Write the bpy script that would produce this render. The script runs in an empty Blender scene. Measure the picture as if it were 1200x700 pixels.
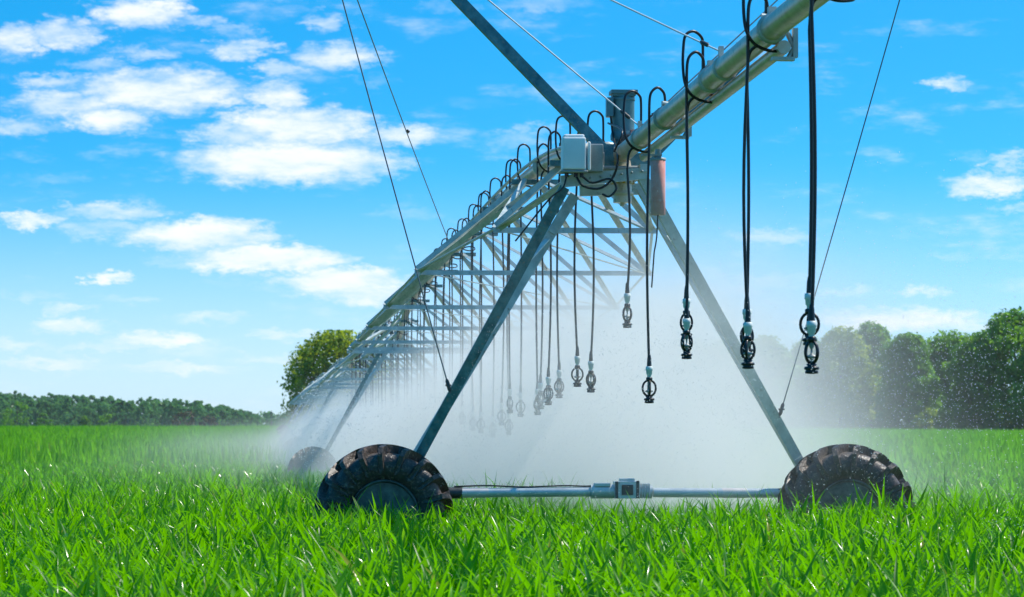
import bpy, math, random
import numpy as np
from mathutils import Vector, Matrix

random.seed(7)
RNG = np.random.default_rng(11)
SC = bpy.context.scene
COL = SC.collection
PI = math.pi
FPX, CAMH, HORY = 3724.0, 1.4, 494.0          # lens in photo pixels, eye height, horizon row
TH = math.atan2(.0755, .9971)                  # bearing of the machine
CT, ST = math.cos(TH), math.sin(TH)
O = Vector((.88, 28.0, 0.0))                   # foot of the near tower
SPAN = 46.9


def at(px, py, d):
    return Vector(((px - 600) * d / FPX, d, CAMH + (HORY - py) * d / FPX))


def loc_of(p):
    """world point -> machine coordinates (across, along, up)"""
    q = p - O
    return Vector((q.x * CT + q.y * ST, -q.x * ST + q.y * CT, q.z))


def world_of(v, u, z):
    return Vector((O.x + v * CT - u * ST, O.y + v * ST + u * CT, z))


_GY = [-200, 30, 75, 125, 350, 450, 1500, 4000, 9000]
_GZ = [0, 0, -.42, -.42, .12, -.35, -2.0, -3, -4]


def ground_z(x, y):
    x = np.asarray(x, float); y = np.asarray(y, float)
    # smoothed profile along y
    z = (np.interp(y - 8, _GY, _GZ) + np.interp(y, _GY, _GZ) + np.interp(y + 8, _GY, _GZ)) / 3
    k = np.clip((y - 90) / 200, 0, 1)
    z = z - .008 * k * np.clip(x, 0, 120)
    return z


# ------------------------------------------------------------------ mesh helper
class MB:
    def __init__(s):
        s.v = []; s.f = []; s.sm = []

    def add(s, vs, fs, smooth=False):
        b = len(s.v)
        s.v += [tuple(p) for p in vs]
        for f in fs:
            s.f.append(tuple(i + b for i in f)); s.sm.append(smooth)

    def box(s, c, size, ax=None):
        c = Vector(c); hx, hy, hz = [a / 2 for a in size]
        ax = ax or (Vector((1, 0, 0)), Vector((0, 1, 0)), Vector((0, 0, 1)))
        b = min(hx, hy, hz) * .12
        vs = []
        for sz in (-1, 1):
            for sx, sy in ((-1, -1), (1, -1), (1, 1), (-1, 1)):
                vs.append(c + ax[0] * sx * hx + ax[1] * sy * hy + ax[2] * sz * hz)
        s.add(vs, [(3, 2, 1, 0), (4, 5, 6, 7), (0, 1, 5, 4), (1, 2, 6, 5), (2, 3, 7, 6), (3, 0, 4, 7)])

    def bar(s, p, q, w, h, up=(0, 0, 1)):
        p = Vector(p); q = Vector(q); d = (q - p)
        L = d.length; d.normalize()
        x = d.cross(Vector(up))
        if x.length < 1e-4: x = d.cross(Vector((1, 0, 0)))
        x.normalize(); y = x.cross(d).normalized()
        s.box((p + q) / 2, (w, L, h), (x, d, y))

    def angle(s, p, q, a, t, n1):
        """L-section: one flange faces n1, the other runs at right angles to it."""
        p = Vector(p); q = Vector(q); d = (q - p).normalized()
        n = Vector(n1); n = (n - d * n.dot(d)).normalized()
        m = d.cross(n).normalized()
        sec = [(0, 0), (a, 0), (a, t), (t, t), (t, a), (0, a)]
        vs = [e + m * x - n * y for e in (p, q) for x, y in sec]
        fs = [(i, (i + 1) % 6, 6 + (i + 1) % 6, 6 + i) for i in range(6)]
        fs += [(5, 4, 3, 2, 1, 0), (6, 7, 8, 9, 10, 11)]
        s.add(vs, fs)

    def tube(s, pts, r, n=10, caps=True, smooth=True):
        pts = [Vector(p) for p in pts]
        rs = r if isinstance(r, (list, tuple)) else [r] * len(pts)
        t0 = (pts[1] - pts[0]).normalized()
        ref = t0.orthogonal().normalized()
        vs = []
        for i, p in enumerate(pts):
            if i == 0: t = t0
            elif i == len(pts) - 1: t = (pts[-1] - pts[-2]).normalized()
            else: t = ((pts[i + 1] - p).normalized() + (p - pts[i - 1]).normalized()).normalized()
            ref = (ref - t * ref.dot(t))
            if ref.length < 1e-5: ref = t.orthogonal()
            ref.normalize(); b = t.cross(ref)
            for k in range(n):
                a = 2 * PI * k / n
                vs.append(p + (ref * math.cos(a) + b * math.sin(a)) * rs[i])
        fs = []
        for i in range(len(pts) - 1):
            for k in range(n):
                k2 = (k + 1) % n
                fs.append((i * n + k, i * n + k2, (i + 1) * n + k2, (i + 1) * n + k))
        s.add(vs, fs, smooth)
        if caps:
            s.add(vs[:n], [tuple(reversed(range(n)))]); s.add(vs[-n:], [tuple(range(n))])

    def lathe(s, prof, o, axis=(0, 0, 1), n=20, smooth=True, closed=False):
        """prof: (radius, height) pairs"""
        o = Vector(o); a = Vector(axis).normalized(); x = a.orthogonal().normalized(); y = a.cross(x)
        vs = []; m = len(prof)
        for r, h in prof:
            for k in range(n):
                t = 2 * PI * k / n
                vs.append(o + a * h + (x * math.cos(t) + y * math.sin(t)) * max(r, 1e-4))
        fs = []
        for i in range(m if closed else m - 1):
            j = (i + 1) % m
            for k in range(n):
                k2 = (k + 1) % n
                fs.append((i * n + k, i * n + k2, j * n + k2, j * n + k))
        s.add(vs, fs, smooth)
        if not closed:
            s.add(vs[:n], [tuple(reversed(range(n)))]); s.add(vs[-n:], [tuple(range(n))])

    def mesh(s, name, mat):
        me = bpy.data.meshes.new(name)
        me.from_pydata(s.v, [], s.f)
        me.polygons.foreach_set('use_smooth', s.sm)
        me.materials.append(mat); me.update()
        return me

    def build(s, name, mat, parent=None, bevel=0):
        return link(name, s.mesh(name, mat), parent, bevel)


def link(name, me, parent=None, bevel=0):
    o = bpy.data.objects.new(name, me); COL.objects.link(o)
    if parent: o.parent = parent
    if bevel:
        b = o.modifiers.new('edge', 'BEVEL'); b.width = bevel; b.segments = 2; b.limit_method = 'ANGLE'
    return o


def np_mesh(name, verts, loops, starts, totals, mat, smooth=False):
    me = bpy.data.meshes.new(name)
    me.vertices.add(len(verts)); me.vertices.foreach_set('co', np.ascontiguousarray(verts, dtype=np.float32).ravel())
    me.loops.add(len(loops)); me.loops.foreach_set('vertex_index', np.ascontiguousarray(loops, dtype=np.int32))
    me.polygons.add(len(starts)); me.polygons.foreach_set('loop_start', np.ascontiguousarray(starts, dtype=np.int32))
    if smooth: me.polygons.foreach_set('use_smooth', np.ones(len(starts), bool))
    me.materials.append(mat); me.update(calc_edges=True)
    return me


def tag(o, label=None, cat=None, group=None, kind=None):
    if label: o['label'] = label
    if cat: o['category'] = cat
    if group: o['group'] = group
    if kind: o['kind'] = kind
    return o


def empty(name, loc=(0, 0, 0), rz=0, parent=None):
    o = bpy.data.objects.new(name, None); COL.objects.link(o)
    o.location = loc; o.rotation_euler = (0, 0, rz); o.empty_display_size = .2
    if parent: o.parent = parent
    return o


def copy_tree(o, kids, parent=None):
    c = o.copy(); COL.objects.link(c); c.parent = parent
    for ch in kids.get(o.name, ()): copy_tree(ch, kids, c)
    return c


def kid_map():
    m = {}
    for o in bpy.data.objects:
        if o.parent: m.setdefault(o.parent.name, []).append(o)
    return m


def smooth_path(pts, k=5):
    """Catmull-Rom through the points"""
    P = [Vector(p) for p in pts]; out = []
    for i in range(len(P) - 1):
        a = P[i - 1] if i else P[i] * 2 - P[i + 1]
        b, c = P[i], P[i + 1]
        d = P[i + 2] if i + 2 < len(P) else c * 2 - b
        for j in range(k):
            t = j / k
            out.append(.5 * ((2 * b) + (c - a) * t + (2 * a - 5 * b + 4 * c - d) * t * t + (3 * b - a - 3 * c + d) * t ** 3))
    out.append(P[-1])
    return out


# ------------------------------------------------------------------ materials
def new_mat(name):
    m = bpy.data.materials.new(name); m.use_nodes = True
    nt = m.node_tree; nt.nodes.clear()
    out = nt.nodes.new('ShaderNodeOutputMaterial')
    return m, nt, out


def nd(nt, t, **kw):
    n = nt.nodes.new(t)
    for k, v in kw.items():
        if k == 'op': n.operation = v
        else: setattr(n, k, v)
    return n


def setin(n, **kw):
    for k, v in kw.items(): n.inputs[k.replace('_', ' ')].default_value = v
    return n


def surf(name, c1, c2, rough=.5, metal=0, scale=6, bump=.15, bscale=60, c3=None, stain=.6, rough2=None):
    m, nt, out = new_mat(name); L = nt.links.new
    p = nd(nt, 'ShaderNodeBsdfPrincipled'); L(p.outputs[0], out.inputs[0])
    tc = nd(nt, 'ShaderNodeTexCoord')
    n1 = setin(nd(nt, 'ShaderNodeTexNoise'), Scale=scale, Detail=8, Roughness=.65); L(tc.outputs['Object'], n1.inputs['Vector'])
    r1 = nd(nt, 'ShaderNodeValToRGB'); r1.color_ramp.elements[0].position = .35; r1.color_ramp.elements[1].position = .68
    r1.color_ramp.elements[0].color = (*c1, 1); r1.color_ramp.elements[1].color = (*c2, 1)
    L(n1.outputs[0], r1.inputs[0]); col = r1.outputs[0]
    if c3:
        n2 = setin(nd(nt, 'ShaderNodeTexNoise'), Scale=scale * 3.3, Detail=6, Roughness=.7); L(tc.outputs['Object'], n2.inputs['Vector'])
        r2 = nd(nt, 'ShaderNodeMapRange'); setin(r2, From_Min=stain, From_Max=stain + .12); L(n2.outputs[0], r2.inputs[0])
        mx = nd(nt, 'ShaderNodeMix', data_type='RGBA'); L(r2.outputs[0], mx.inputs[0]); L(col, mx.inputs[6]); mx.inputs[7].default_value = (*c3, 1)
        col = mx.outputs[2]
    L(col, p.inputs['Base Color'])
    p.inputs['Metallic'].default_value = metal
    rr = nd(nt, 'ShaderNodeMapRange'); setin(rr, To_Min=rough * .75, To_Max=rough2 or min(1, rough * 1.3)); L(n1.outputs[0], rr.inputs[0]); L(rr.outputs[0], p.inputs['Roughness'])
    nb = setin(nd(nt, 'ShaderNodeTexNoise'), Scale=bscale, Detail=4); L(tc.outputs['Object'], nb.inputs['Vector'])
    b = setin(nd(nt, 'ShaderNodeBump'), Strength=bump, Distance=.01); L(nb.outputs[0], b.inputs['Height']); L(b.outputs[0], p.inputs['Normal'])
    return m


def leaf_mat(name, dark, light, trans, tmix=.45, rough=.4, spec=.5):
    m, nt, out = new_mat(name); L = nt.links.new
    g = nd(nt, 'ShaderNodeNewGeometry')
    r = nd(nt, 'ShaderNodeValToRGB'); e = r.color_ramp.elements
    e[0].color = (*dark, 1); e[1].color = (*light, 1); e[1].position = .95; L(g.outputs['Random Per Island'], r.inputs[0])
    if 'field' in name:
        x = r.color_ramp.elements.new(.985); x.color = (.30, .30, .03, 1)
    p = nd(nt, 'ShaderNodeBsdfPrincipled'); L(r.outputs[0], p.inputs['Base Color'])
    p.inputs['Specular IOR Level'].default_value = spec
    wn_ = nd(nt, 'ShaderNodeMath', op='FRACT'); w2 = nd(nt, 'ShaderNodeMath', op='MULTIPLY'); w2.inputs[1].default_value = 7.31
    L(g.outputs['Random Per Island'], w2.inputs[0]); L(w2.outputs[0], wn_.inputs[0])
    rr = nd(nt, 'ShaderNodeMapRange'); setin(rr, To_Min=rough * .6, To_Max=min(1, rough * 1.9)); L(wn_.outputs[0], rr.inputs[0]); L(rr.outputs[0], p.inputs['Roughness'])
    t = nd(nt, 'ShaderNodeBsdfTranslucent')
    mc = nd(nt, 'ShaderNodeMix', data_type='RGBA', blend_type='MIX'); mc.inputs[0].default_value = .75
    L(r.outputs[0], mc.inputs[6]); mc.inputs[7].default_value = (*trans, 1); L(mc.outputs[2], t.inputs[0])
    mx = nd(nt, 'ShaderNodeMixShader'); mx.inputs[0].default_value = tmix
    L(p.outputs[0], mx.inputs[1]); L(t.outputs[0], mx.inputs[2]); L(mx.outputs[0], out.inputs[0])
    return m


M = {}
M['shaded'] = surf('weathered_shaded_steel', (.03, .12, .15), (.12, .28, .30), .42, .3, 11, .2, 90, (.22, .21, .17), .56)  # galvanised steel; blue sky shade is put into its colour, over mottled weathering
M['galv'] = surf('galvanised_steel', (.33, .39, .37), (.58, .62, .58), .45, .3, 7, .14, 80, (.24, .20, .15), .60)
M['pipe'] = surf('galvanised_pipe', (.44, .34, .23), (.74, .61, .47), .34, .12, 5, .16, 50, (.24, .19, .11), .57)
M['pipe2'] = surf('bright_pipe', (.50, .43, .34), (.72, .66, .57), .38, .35, 5, .12, 50, (.33, .24, .17), .58)
M['bluegrey'] = surf('blue_grey_paint', (.06, .17, .205), (.095, .235, .27), .4, .1, 8, .06, 60, (.05, .09, .1), .64)
M['black'] = surf('black_rubber', (.004, .004, .005), (.012, .011, .012), .35, 0, 14, .1, 90)
M['tyre'] = surf('wet_muddy_tyre', (.024, .018, .015), (.065, .048, .039), .3, 0, 9, 1.0, 34, (.20, .135, .105), .53, .65)
M['rim'] = surf('rim_steel', (.03, .042, .042), (.13, .16, .15), .4, .4, 10, .1, 60, (.07, .06, .05), .58)
M['box'] = surf('pale_grey_plastic', (.78, .80, .79), (.88, .89, .88), .45, 0, 5, .05, 60, (.45, .46, .45), .68)
M['boxside'] = surf('grey_plate', (.25, .27, .26), (.38, .4, .38), .5, .2, 7, .08, 60)
M['red'] = surf('faded_red_sleeve', (.72, .26, .21), (.84, .47, .41), .5, 0, 5, .1, 50, (.85, .72, .68), .62)
M['white'] = surf('white_plastic', (.55, .62, .6), (.75, .78, .75), .35, 0, 20, .05, 50)
M['brass'] = surf('orange_bolt', (.45, .22, .03), (.62, .36, .05), .45, .4, 20, .1, 60)
M['shaft'] = surf('drive_shaft_steel', (.42, .47, .50), (.62, .66, .67), .36, .3, 5, .1, 60, (.22, .2, .2), .6)
M['pink'] = surf('bright_band', (.62, .55, .52), (.75, .7, .68), .4, .2, 6, .05, 60)
M['iron'] = surf('dark_iron', (.03, .035, .04), (.08, .085, .085), .5, .4, 12, .2, 60, (.2, .2, .18), .6)
M['cable'] = surf('steel_cable', (.10, .13, .14), (.2, .23, .24), .4, .6, 30, .1, 90)
M['bright_cable'] = surf('bright_steel_cable', (.6, .62, .63), (.78, .79, .79), .6, 0, 30, .02, 90)
M['wood'] = surf('grey_wood', (.12, .1, .08), (.2, .17, .14), .7, 0, 8)
M['bark'] = surf('bark', (.06, .045, .03), (.13, .1, .07), .8, 0, 3, .5, 10)
M['grass'] = leaf_mat('field_leaf', (.012, .10, .002), (.105, .335, .004), (.26, .76, .001), .46, .24, .26)
M['grass_far'] = leaf_mat('far_field_leaf', (.04, .20, .004), (.11, .36, .008), (.27, .74, .006), .5, .45, .25)
M['leaf'] = leaf_mat('tree_leaf', (.025, .115, .03), (.12, .30, .035), (.36, .70, .03), .44, .5, .25)
M['leaf_hazed'] = leaf_mat('hazed_wood_leaf', (.03, .13, .05), (.085, .23, .06), (.2, .48, .09), .42, .6, .25)  # far wood leaves; the bluish tint of distant haze is mixed into their colour
M['leaf_yellow'] = leaf_mat('yellow_tree_leaf', (.06, .16, .012), (.20, .29, .02), (.55, .66, .02), .48, .5, .25)
M['leaf_red'] = leaf_mat('russet_bush_leaf', (.06, .06, .03), (.11, .09, .04), (.16, .14, .05), .25, .6, .3)
M['drop'] = leaf_mat('water_drop', (.85, .88, .9), (.95, .97, 1), (1, 1, 1), .6, .1, .8)


def soil_mat():
    m, nt, out = new_mat('field_soil'); L = nt.links.new
    p = nd(nt, 'ShaderNodeBsdfPrincipled'); L(p.outputs[0], out.inputs[0]); setin(p, Roughness=.9)
    tc = nd(nt, 'ShaderNodeTexCoord')
    n1 = setin(nd(nt, 'ShaderNodeTexNoise'), Scale=.6, Detail=9, Roughness=.7); L(tc.outputs['Object'], n1.inputs['Vector'])
    r = nd(nt, 'ShaderNodeValToRGB'); e = r.color_ramp.elements
    e[0].position = .35; e[1].position = .65
    e[0].color = (.018, .04, .006, 1); e[1].color = (.04, .085, .01, 1); L(n1.outputs[0], r.inputs[0]); L(r.outputs[0], p.inputs[0])
    return m


M['soil'] = soil_mat()

# ------------------------------------------------------------------ ground
ys = np.unique(np.concatenate([np.linspace(-60, 140, 101), np.linspace(140, 520, 77), np.geomspace(520, 4700, 30)]))
xs = np.unique(np.concatenate([np.linspace(-140, 140, 29), -np.geomspace(140, 1850, 12), np.geomspace(140, 1850, 12)]))
gx, gy = np.meshgrid(xs, ys); gz = ground_z(gx, gy)
nv = len(xs)
me = bpy.data.meshes.new('ground')
idx = np.arange(gx.size).reshape(gx.shape)
fs = np.stack([idx[:-1, :-1], idx[:-1, 1:], idx[1:, 1:], idx[1:, :-1]], -1).reshape(-1, 4)
me.from_pydata(np.stack([gx, gy, gz], -1).reshape(-1, 3).tolist(), [], fs.tolist())
me.materials.append(M['soil'])
tag(link('ground', me), kind='structure')


# ------------------------------------------------------------------ crop
def crop(name, y0, y1, dens, seg, wmin, wmax, hmin, hmax, mat, label, per=6, spread=.05, arch=(.4, 2.7), stem=.72, fold=False):
    area_fn = lambda y: .2 * y * y + 3.4 * y
    n = int((area_fn(y1) - area_fn(y0)) * dens / per)
    t = RNG.random(n * 2); y = y0 + (y1 - y0) * t
    keep = RNG.random(n * 2) < (.4 * y + 3.4) / (.4 * y1 + 3.4)
    y = y[keep][:n]; n = len(y)
    # keep the count the density asks for
    need = int((area_fn(y1) - area_fn(y0)) * dens / per) - n
    if need > 0:
        ye = np.sqrt(RNG.random(need) * (y1 * y1 - y0 * y0) + y0 * y0); y = np.concatenate([y, ye]); n = len(y)
    x = (RNG.random(n) * 2 - 1) * (.2 * y + 1.7)
    vig = .88 + .22 * RNG.random(n)
    vig *= 1 + .10 * np.sin(x * .9 + y * .31) * np.sin(y * .7 - x * .4)
    # leaves
    y = np.repeat(y, per); x = np.repeat(x, per); vig = np.repeat(vig, per); n = len(y)
    x = x + RNG.normal(0, spread, n); y = y + RNG.normal(0, spread, n)
    v = (x - O.x) * CT + (y - O.y) * ST; u = -(x - O.x) * ST + (y - O.y) * CT
    bad = np.zeros(n, bool)
    for k in range(6):
        for sv in (-2.02, 2.02):
            bad |= (abs(v - sv) < .6) & (abs(u + .3 - k * SPAN) < .24)
    x, y, vig = x[~bad], y[~bad], vig[~bad]; n = len(x)
    h = (hmin + (hmax - hmin) * RNG.random(n) ** .8) * vig
    w = wmin + (wmax - wmin) * RNG.random(n)
    ph = RNG.random(n) * 2 * PI
    z = ground_z(x, y)
    z0 = h * (stem * RNG.random(n))
    LL = (h - z0) * (1.05 + .35 * RNG.random(n))
    th0 = RNG.uniform(.02, .42, n); kap = arch[0] + (arch[1] - arch[0]) * RNG.random(n) ** 1.4
    tw = ph + PI / 2 + RNG.normal(0, .35, n); twr = RNG.normal(0, .6, n)
    cx, cy, cz = x.copy(), y.copy(), z + z0
    lv = np.linspace(0, 1, seg + 1)
    rows = []
    a = th0
    for i, tt in enumerate(lv):
        if i:
            a = th0 + kap * ((tt + lv[i - 1]) / 2) ** 1.6
            ds = LL / seg
            cx = cx + np.cos(ph) * np.sin(a) * ds; cy = cy + np.sin(ph) * np.sin(a) * ds; cz = cz + np.cos(a) * ds
        ww = w * (.5 + 1.9 * tt - 2.4 * tt ** 1.6) if seg > 1 else w * (1 - tt)
        if i < seg:
            tx = tw + twr * tt
            dx = np.cos(tx) * ww / 2; dy = np.sin(tx) * ww / 2
            rows.append(np.stack([cx - dx, cy - dy, cz], -1))
            if fold: rows.append(np.stack([cx + np.cos(ph) * ww * .22 * np.cos(a), cy + np.sin(ph) * ww * .22 * np.cos(a), cz - ww * .22 * np.sin(a)], -1))
            rows.append(np.stack([cx + dx, cy + dy, cz], -1))
        else:
            rows.append(np.stack([cx, cy, cz], -1))
    k = 3 if fold else 2
    vp = k * seg + 1
    verts = np.stack(rows, 1).reshape(-1, 3)
    base = (np.arange(n) * vp)[:, None]
    pat = []; sizes = []
    for i in range(seg - 1):
        for c in range(k - 1):
            pat += [k * i + c, k * i + c + 1, k * i + k + c + 1, k * i + k + c]; sizes.append(4)
    for c in range(k - 1):
        pat += [k * (seg - 1) + c, k * (seg - 1) + c + 1, k * seg]; sizes.append(3)
    loops = (base + np.array(pat)[None]).ravel()
    tot = np.tile(sizes, n); st = np.concatenate([[0], np.cumsum(tot)[:-1]])
    o = link(name, np_mesh(name, verts, loops, st, tot, mat, smooth=not fold))
    tag(o, label, 'crop', kind='stuff')
    return o


crop('crop_leaves', 11.5, 36, 470, 5, .028, .066, .43, .69, M['grass'], 'bright green young maize leaves filling the foreground of the field', fold=True)
crop('crop_leaves', 36, 92, 170, 4, .030, .062, .42, .68, M['grass'], 'green maize crop around and behind the far wheels of the sprinkler line')
crop('crop_leaves', 92, 365, 12, 1, .09, .2, .46, .78, M['grass_far'], 'distant smooth green crop running back to the tree line', per=3, spread=.25, arch=(.1, .8), stem=.1)

# ------------------------------------------------------------------ tyre and wheel
RT, WT = .60, .36


def make_tyre():
    m = MB()
    prof = [(.275, -.12), (.30, -.15), (.36, -.178), (.44, -.182), (.49, -.168), (.515, -.14), (.53, -.08), (.533, 0), (.53, .08), (.515, .14),
            (.49, .168), (.44, .182), (.36, .178), (.30, .15), (.275, .12)]
    m.lathe(prof, (0, 0, 0), (0, 1, 0), 56, True, closed=True)
    NL = 19
    rnd = random.Random(3)

    def pt(th, y, r): return Vector((math.cos(th) * r, y, math.sin(th) * r))

    def tread_r(y):
        a = abs(y)
        return float(np.interp(a, [0, .08, .14, .168, .182], [.552, .548, .53, .50, .44]))
    for side in (-1, 1):
        for k in range(NL):
            th0 = 2 * PI * (k + (.5 if side > 0 else 0)) / NL + rnd.uniform(-.02, .02)
            # lug from the centre line to the shoulder, swept backwards, then down the sidewall
            st = [(-.012, .00), (.05, .10), (.11, .19), (.170, .25), (.212, .28), (.200, .30)]
            vs = []; wob = rnd.uniform(.88, 1.12)
            for (yy, dth) in st:
                i_ = len(vs) // 4
                wl = (.060, .064, .070, .080, .086, .04)[i_] * wob
                rb = (.51, .51, .50, .46, .41, .37)[i_]; top = (.604, .604, .60, .582, .52, .40)[i_]
                for rr, ws in ((rb - .02, 1.2), (top, .85)):
                    for sg in (-1, 1):
                        vs.append(pt(th0 + side * 0 + dth + sg * wl * ws * .55, side * yy, rr))
            fs = []
            for i in range(len(st) - 1):
                a, b = 4 * i, 4 * i + 4
                fs += [(a, a + 2, b + 2, b), (a + 2, a + 3, b + 3, b + 2), (a + 3, a + 1, b + 1, b + 3)]
            e = 4 * (len(st) - 1)
            fs += [(0, 1, 3, 2), (e, e + 2, e + 3, e + 1)]
            m.add(vs, fs)
    return m


def make_rim():
    m = MB()
    m.lathe([(.285, -.135), (.30, -.158), (.283, -.162), (.272, -.14), (.262, -.10), (.252, -.12), (.243, -.10), (.235, -.02), (.17, .0), (.12, -.035), (.11, -.10), (.06, -.12), (.01, -.12)], (0, 0, 0), (0, 1, 0), 40)
    m.lathe([(.285, .135), (.30, .158), (.265, .12), (.25, .05), (.22, .03)], (0, 0, 0), (0, 1, 0), 40)
    for k in range(8):
        a = 2 * PI * k / 8
        m.lathe([(.016, 0), (.016, -.03), (.004, -.034)], (math.cos(a) * .165, -.002, math.sin(a) * .165), (0, 1, 0), 6, False)
    for k in range(4):
        a = 2 * PI * k / 4 + .4
        m.bar((math.cos(a) * .19, -.02, math.sin(a) * .19), (math.cos(a) * .25, -.10, math.sin(a) * .25), .06, .012, (0, 1, 0))
    return m


TYRE = make_tyre().mesh('tyre', M['tyre']); RIM = make_rim().mesh('rim', M['rim'])


def add_wheel(parent, x, y, rot):
    w = empty('wheel', (x, y, .60), 0, parent)
    w.rotation_euler = (0, rot, 0)
    link('tyre', TYRE, w); link('rim', RIM, w)
    return w


TOPZ = 3.55
LEGS = {(-1, True): (Vector((-2.08, -.03, .40)), Vector((-.46, -.55, 3.44))), (-1, False): (Vector((-2.15, .10, .40)), Vector((-.26, .62, 3.46))),
        (1, True): (Vector((2.02, -.03, .40)), Vector((.19, -.55, 3.54))), (1, False): (Vector((2.05, .10, .40)), Vector((.33, .62, 3.50)))}


def make_tower():
    """a bare drive tower in its own coordinates: x across the line, y along it"""
    t = empty('irrigation_tower', O, TH)
    add_wheel(t, -2.02, -.30, .3); add_wheel(t, 2.03, -.30, 1.1)
    # main members
    for sx in (-1, 1):
        for yb, yt, c in ((-.03, -.55, 'shaded' if sx < 0 else 'galv'), (.10, .62, 'galv')):  # left front leg takes the steel with shade painted into its colour
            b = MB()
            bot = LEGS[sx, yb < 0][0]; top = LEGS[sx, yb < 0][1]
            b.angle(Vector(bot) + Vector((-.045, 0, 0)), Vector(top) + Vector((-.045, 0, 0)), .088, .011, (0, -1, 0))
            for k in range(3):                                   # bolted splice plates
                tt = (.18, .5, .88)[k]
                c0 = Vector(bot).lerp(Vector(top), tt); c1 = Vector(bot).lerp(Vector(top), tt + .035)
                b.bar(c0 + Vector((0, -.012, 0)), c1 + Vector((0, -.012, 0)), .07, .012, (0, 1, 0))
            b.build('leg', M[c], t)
    b = MB()
    b.bar((-2.2, .02, .43), (2.2, .02, .43), .12, .16)
    for x in (-2.02, 2.03): b.tube([(x, -.18, .6), (x, .05, .6)], .09, 12)
    b.build('base_beam', M['galv'], t)
    s = MB()
    s.tube([(-1.30, -.12, .775), (-.20, -.12, .782)], .042, 14); s.tube([(.35, -.12, .775), (.96, -.12, .77)], .042, 14)
    s.tube([(1.18, -.12, .769), (1.55, -.12, .768)], .042, 14)
    s.build('drive_shaft', M['shaft'], t)
    for p, q in (((.96, -.12, .77), (1.18, -.12, .769)), ((-1.34, -.12, .775), (-1.1, -.12, .776))):
        s = MB(); s.tube([p, q], .044, 14); s.build('shaft_sleeve', M['pink'], t)
    for x in (-1.42, 1.57):
        g = MB(); g.tube([(x - .07, -.12, .775), (x + .09, -.12, .775)], .052, 12); g.tube([(x - .12, -.12, .77), (x - .07, -.12, .775)], .04, 12)
        g.build('shaft_coupling', M['iron'], t)
    for x in (-1.95, 1.96):
        g = MB(); g.box((x, -.08, .66), (.2, .16, .26)); g.tube([(x, -.02, .60), (x, -.20, .60)], .1, 14)
        g.build('wheel_gearbox', M['iron'], t, .012)
    # motor in the middle of the shaft
    g = MB()
    g.box((.115, -.12, .80), (.22, .17, .15)); g.tube([(-.2, -.12, .785), (.02, -.12, .785)], .062, 14); g.tube([(.2, -.12, .785), (.34, -.12, .78)], .058, 14)
    g.box((-.10, -.12, .845), (.14, .11, .03)); g.box((.12, -.12, .886), (.13, .1, .028))
    for k in range(5): g.box((.225 + .022 * k, -.12, .79), (.008, .135, .13))
    mo = g.build('drive_motor', M['shaft'], t, .006)
    c = MB(); c.box((.02, -.21, .80), (.025, .014, .15)); c.box((.205, -.211, .805), (.025, .014, .15)); c.box((.115, -.212, .80), (.10, .012, .09)); c.build('flange_plate', M['iron'], mo, .003)
    c = MB(); c.tube(smooth_path([(-1.4, -.13, .83), (-1.1, -.13, .838), (-.8, -.13, .826), (-.45, -.13, .836), (-.22, -.13, .832), (-.12, -.13, .85)]), .007, 6)
    c.build('power_cord', M['black'], t)
    # saddle on top of the legs
    b = MB()
    b.bar((-.50, -.52, 3.47), (.26, -.52, TOPZ), .07, .10); b.bar((-.22, .66, 3.48), (.42, .66, 3.5), .07, .10)
    b.bar((-.22, -.57, TOPZ + .04), (-.22, .64, TOPZ + .02), .07, .07); b.bar((.22, -.57, TOPZ + .04), (.22, .64, TOPZ + .02), .07, .07)
    b.box((0, 0, TOPZ + .03), (.40, .22, .05))
    b.build('saddle', M['galv'], t)
    for sx in (-1, 1):                                        # short flats between the two legs of a side
        for f, g_ in ((.52, .62), (.76, .86)):
            b = MB()
            p = LEGS[sx, True][0].lerp(LEGS[sx, True][1], f); q = LEGS[sx, False][0].lerp(LEGS[sx, False][1], g_)
            b.bar(p + Vector((0, .03, 0)), q + Vector((0, -.02, 0)), .045, .012)
            b.build('leg_brace', M['galv'], t)
    return t


tower = make_tower()
kids = kid_map()
far_towers = []
ORD = ['second', 'third', 'fourth', 'fifth', 'sixth']
for k in range(1, 6):
    c = copy_tree(tower, kids)
    p = world_of(0, k * SPAN, 0)
    c.location = (p.x, p.y, float(ground_z(p.x, p.y)) - (.0 if k == 1 else 0.0))
    tag(c, ['galvanised drive tower standing in white spray with its left wheel behind the big near tyre',
            'third drive tower along the sprinkler line, dim in the spray',
            'fourth drive tower along the sprinkler line, small behind the spray',
            'fifth drive tower along the sprinkler line, next to last towards the trees',
            'farthest drive tower of the sprinkler line, tiny in front of the lone tree'][k - 1], 'irrigation tower', 'drive towers of the sprinkler line')
    far_towers.append(c)
tag(tower, 'near irrigation tower with big muddy tyres, steel legs, guyed masts and overhanging boom pipe', 'irrigation tower', 'drive towers of the sprinkler line')

# ---- what only the near tower carries
BV, BZ = .06, 3.73                                   # boom axis across / up
BEND = -11.9
PR = .077


def boom_z(u): return BZ + .075 * min(1, -u / 9)


b = MB()
b.tube([(BV, u, boom_z(u)) for u in np.linspace(-.1, BEND, 14)], PR, 22)
b.lathe([(PR, 0), (PR + .05, 0), (PR + .05, -.025), (.02, -.03)], (BV, BEND - .005, boom_z(BEND)), (0, 1, 0), 22)
boom = b.build('boom_pipe', M['pipe'], tower)
for u in (-3.3, -5.9, -8.6):
    b = MB()
    b.lathe([(PR + .002, -.035), (PR + .016, -.033), (PR + .016, .033), (PR + .002, .035)], (BV, u, boom_z(u)), (0, 1, 0), 22)
    b.box((BV, u, boom_z(u) + PR + .03), (.05, .05, .05))
    b.build('band', M['galv'], boom)
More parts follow.
